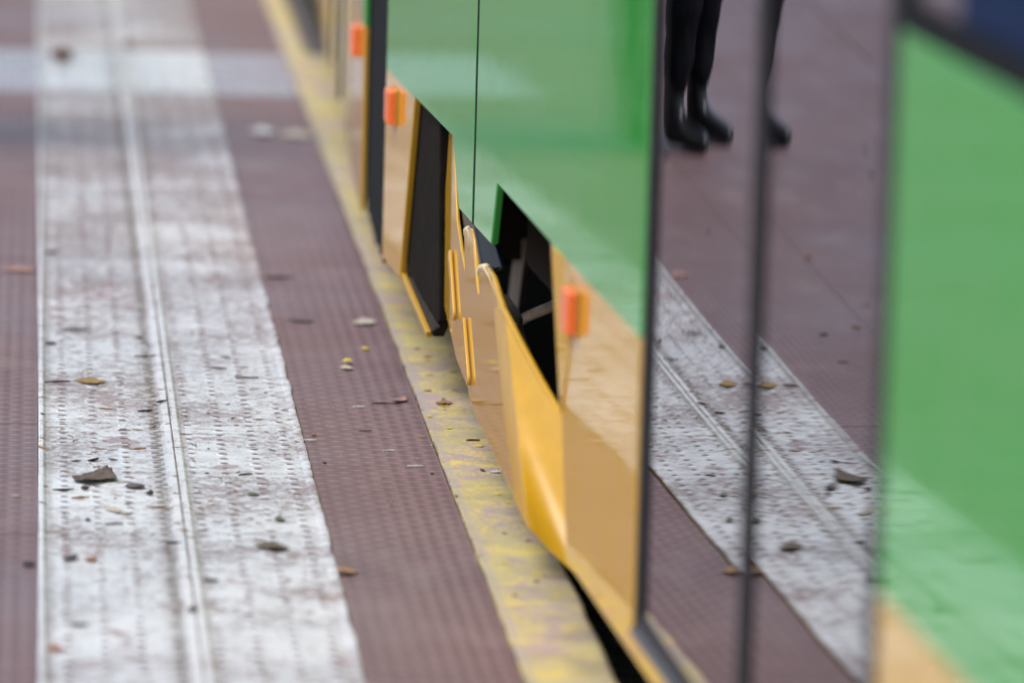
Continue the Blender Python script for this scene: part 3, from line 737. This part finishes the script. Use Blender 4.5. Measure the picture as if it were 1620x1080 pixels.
# ================================================================ PERSON on the platform, seen in the door glass
def skin_mesh(name, verts, edges, radii, mat, parent=None, sub=2, root=0):
    me = bpy.data.meshes.new(name); me.from_pydata([Vector(v) for v in verts], edges, []); me.materials.append(mat)
    o = bpy.data.objects.new(name, me); COL.objects.link(o)
    if parent: o.parent = parent
    mo = o.modifiers.new('skin', 'SKIN'); mo.use_smooth_shade = True
    for i, v in enumerate(me.skin_vertices[0].data):
        r = radii[i]; v.radius = r if isinstance(r, tuple) else (r, r); v.use_root = (i == root)
    sm = o.modifiers.new('sub', 'SUBSURF'); sm.levels = sub; sm.render_levels = sub
    return o
M_skin = mat_simple('skin', (.55, .33, .24), .5, var=.06)
M_trous = mat_simple('dark_trousers', (.009, .010, .013), .85, var=.3, scale=50, Specular_IOR_Level=.08)
M_boot = mat_simple('black_leather', (.009, .010, .013), .30, var=.2, scale=30, Specular_IOR_Level=.35)
M_coat = mat_simple('dark_coat', (.02, .022, .03), .8, var=.2, scale=70)
M_hair = mat_simple('brown_hair', (.06, .035, .02), .5, var=.4, scale=120)
per = empty('person', (-.455, 11.90, 0), R(135))   # faces -X, away from the tram
tag(per, 'person in dark trousers, dark coat and shiny black boots standing on the platform', 'person')
V = []; Ed = []; Rr = []
def sv(p, r, frm=None):
    V.append(p); Rr.append(r); i = len(V) - 1
    if frm is not None: Ed.append((frm, i))
    return i
pel = sv((0, 0, .92), (.15, .11)); w1 = sv((0, 0, 1.05), (.125, .095), pel); ch = sv((0, .01, 1.22), (.15, .105), w1); sh = sv((0, -.005, 1.36), (.12, .08), ch)
nk = sv((0, 0, 1.44), .052, sh); hd0 = sv((0, .02, 1.50), (.062, .075), nk); hd1 = sv((0, .015, 1.57), (.074, .092), hd0); hd2 = sv((0, .005, 1.63), (.06, .075), hd1)
nose = sv((0, .112, 1.545), .012, hd1)
for sx in (-1, 1):
    hp = sv((sx * .085, 0, .86), (.088, .092), pel); kn = sv((sx * .088, .02, .47), .055, hp); ca = sv((sx * .088 - .02, -.030, .33), .053, kn); an = sv((sx * .088 - .04, -.045, .08), .028, ca)
    ft = sv((sx * .092 - .04, .035, .032), (.022, .014), an); to = sv((sx * .094 - .04, .095, .026), (.018, .010), ft)
    so_ = sv((sx * .165, 0, 1.345), .052, sh); el = sv((sx * .215, -.02, 1.09), .041, so_); wr = sv((sx * .205, .05, .87), .027, el); pa = sv((sx * .20, .065, .80), (.022, .038), wr)
    for k, (dy, l_) in enumerate(((-.028, .062), (-.010, .078), (.010, .082), (.028, .074))):
        f1 = sv((sx * .198, .065 + dy, .755), .0095, pa); f2 = sv((sx * .190, .072 + dy, .755 - l_ * .55), .0085, f1); sv((sx * .178, .076 + dy, .755 - l_), .0075, f2)
    t1 = sv((sx * .19, .115, .80), .011, pa); sv((sx * .182, .125, .765), .009, t1)
skin_mesh('body', V, Ed, Rr, M_skin, per)
def legs(off=.0):
    v = []; e = []; r = []
    v.append((0, 0, .95)); r.append((.155, .115))
    for sx in (-1, 1):
        b_ = len(v)
        v += [(sx * .085, 0, .84), (sx * .088, .02, .47), (sx * .088 - .02, -.030, .33), (sx * .088 - .04, -.045, .10)]; r += [(.105, .108), .082, .086, .052]
        e += [(0, b_), (b_, b_ + 1), (b_ + 1, b_ + 2), (b_ + 2, b_ + 3)]
    return v, e, r
tro = skin_mesh('trousers', *legs(), M_trous, per, sub=3)
tx = bpy.data.textures.new('cloth_folds', 'CLOUDS'); tx.noise_scale = .07
dm = tro.modifiers.new('folds', 'DISPLACE'); dm.texture = tx; dm.strength = .028; dm.mid_level = .5
for sx in (-1, 1):
    v = [(sx * .088, -.002, .19), (sx * .088, -.004, .09), (sx * .09, .0, .045), (sx * .092, .08, .035), (sx * .094, .15, .026), (sx * .095, .185, .022), (sx * .088, -.045, .035)]
    v = [(a - .04, b - .045, c) for a, b, c in v]
    skin_mesh('boot', v, [(0, 1), (1, 2), (2, 3), (3, 4), (4, 5), (2, 6)], [.049, .044, (.038, .04), (.042, .032), (.038, .024), (.024, .018), (.032, .034)], M_boot, per)
v = [(0, 0, .74), (0, 0, 1.05), (0, .01, 1.22), (0, -.005, 1.37), (0, 0, 1.43)]; e = [(0, 1), (1, 2), (2, 3), (3, 4)]; r = [(.23, .19), (.17, .14), (.168, .125), (.135, .095), (.07, .07)]
for sx in (-1, 1):
    b_ = len(v); v += [(sx * .168, 0, 1.345), (sx * .218, -.02, 1.09), (sx * .207, .045, .90)]; r += [.066, .054, .044]; e += [(3, b_), (b_, b_ + 1), (b_ + 1, b_ + 2)]
skin_mesh('coat', v, e, r, M_coat, per)
skin_mesh('hair', [(0, -.015, 1.665), (0, -.055, 1.60), (0, -.07, 1.50), (0, -.06, 1.40)], [(0, 1), (1, 2), (2, 3)], [(.07, .075), (.085, .07), (.08, .045), (.06, .03)], M_hair, per)
for sx in (-1, 1):
    bm = bmesh.new(); bmesh.ops.create_uvsphere(bm, u_segments=12, v_segments=8, radius=.011, matrix=Matrix.Translation((sx * .032, .092, 1.567))); link('eye', bm, M_boot, per, smooth=True)
bm = bmesh.new(); bmesh.ops.create_uvsphere(bm, u_segments=12, v_segments=8, radius=1, matrix=Matrix.Translation((0, .098, 1.505)) @ Matrix.Diagonal((.022, .008, .006, 1))); link('mouth', bm, mat_simple('lip', (.4, .15, .13), .5), per, smooth=True)
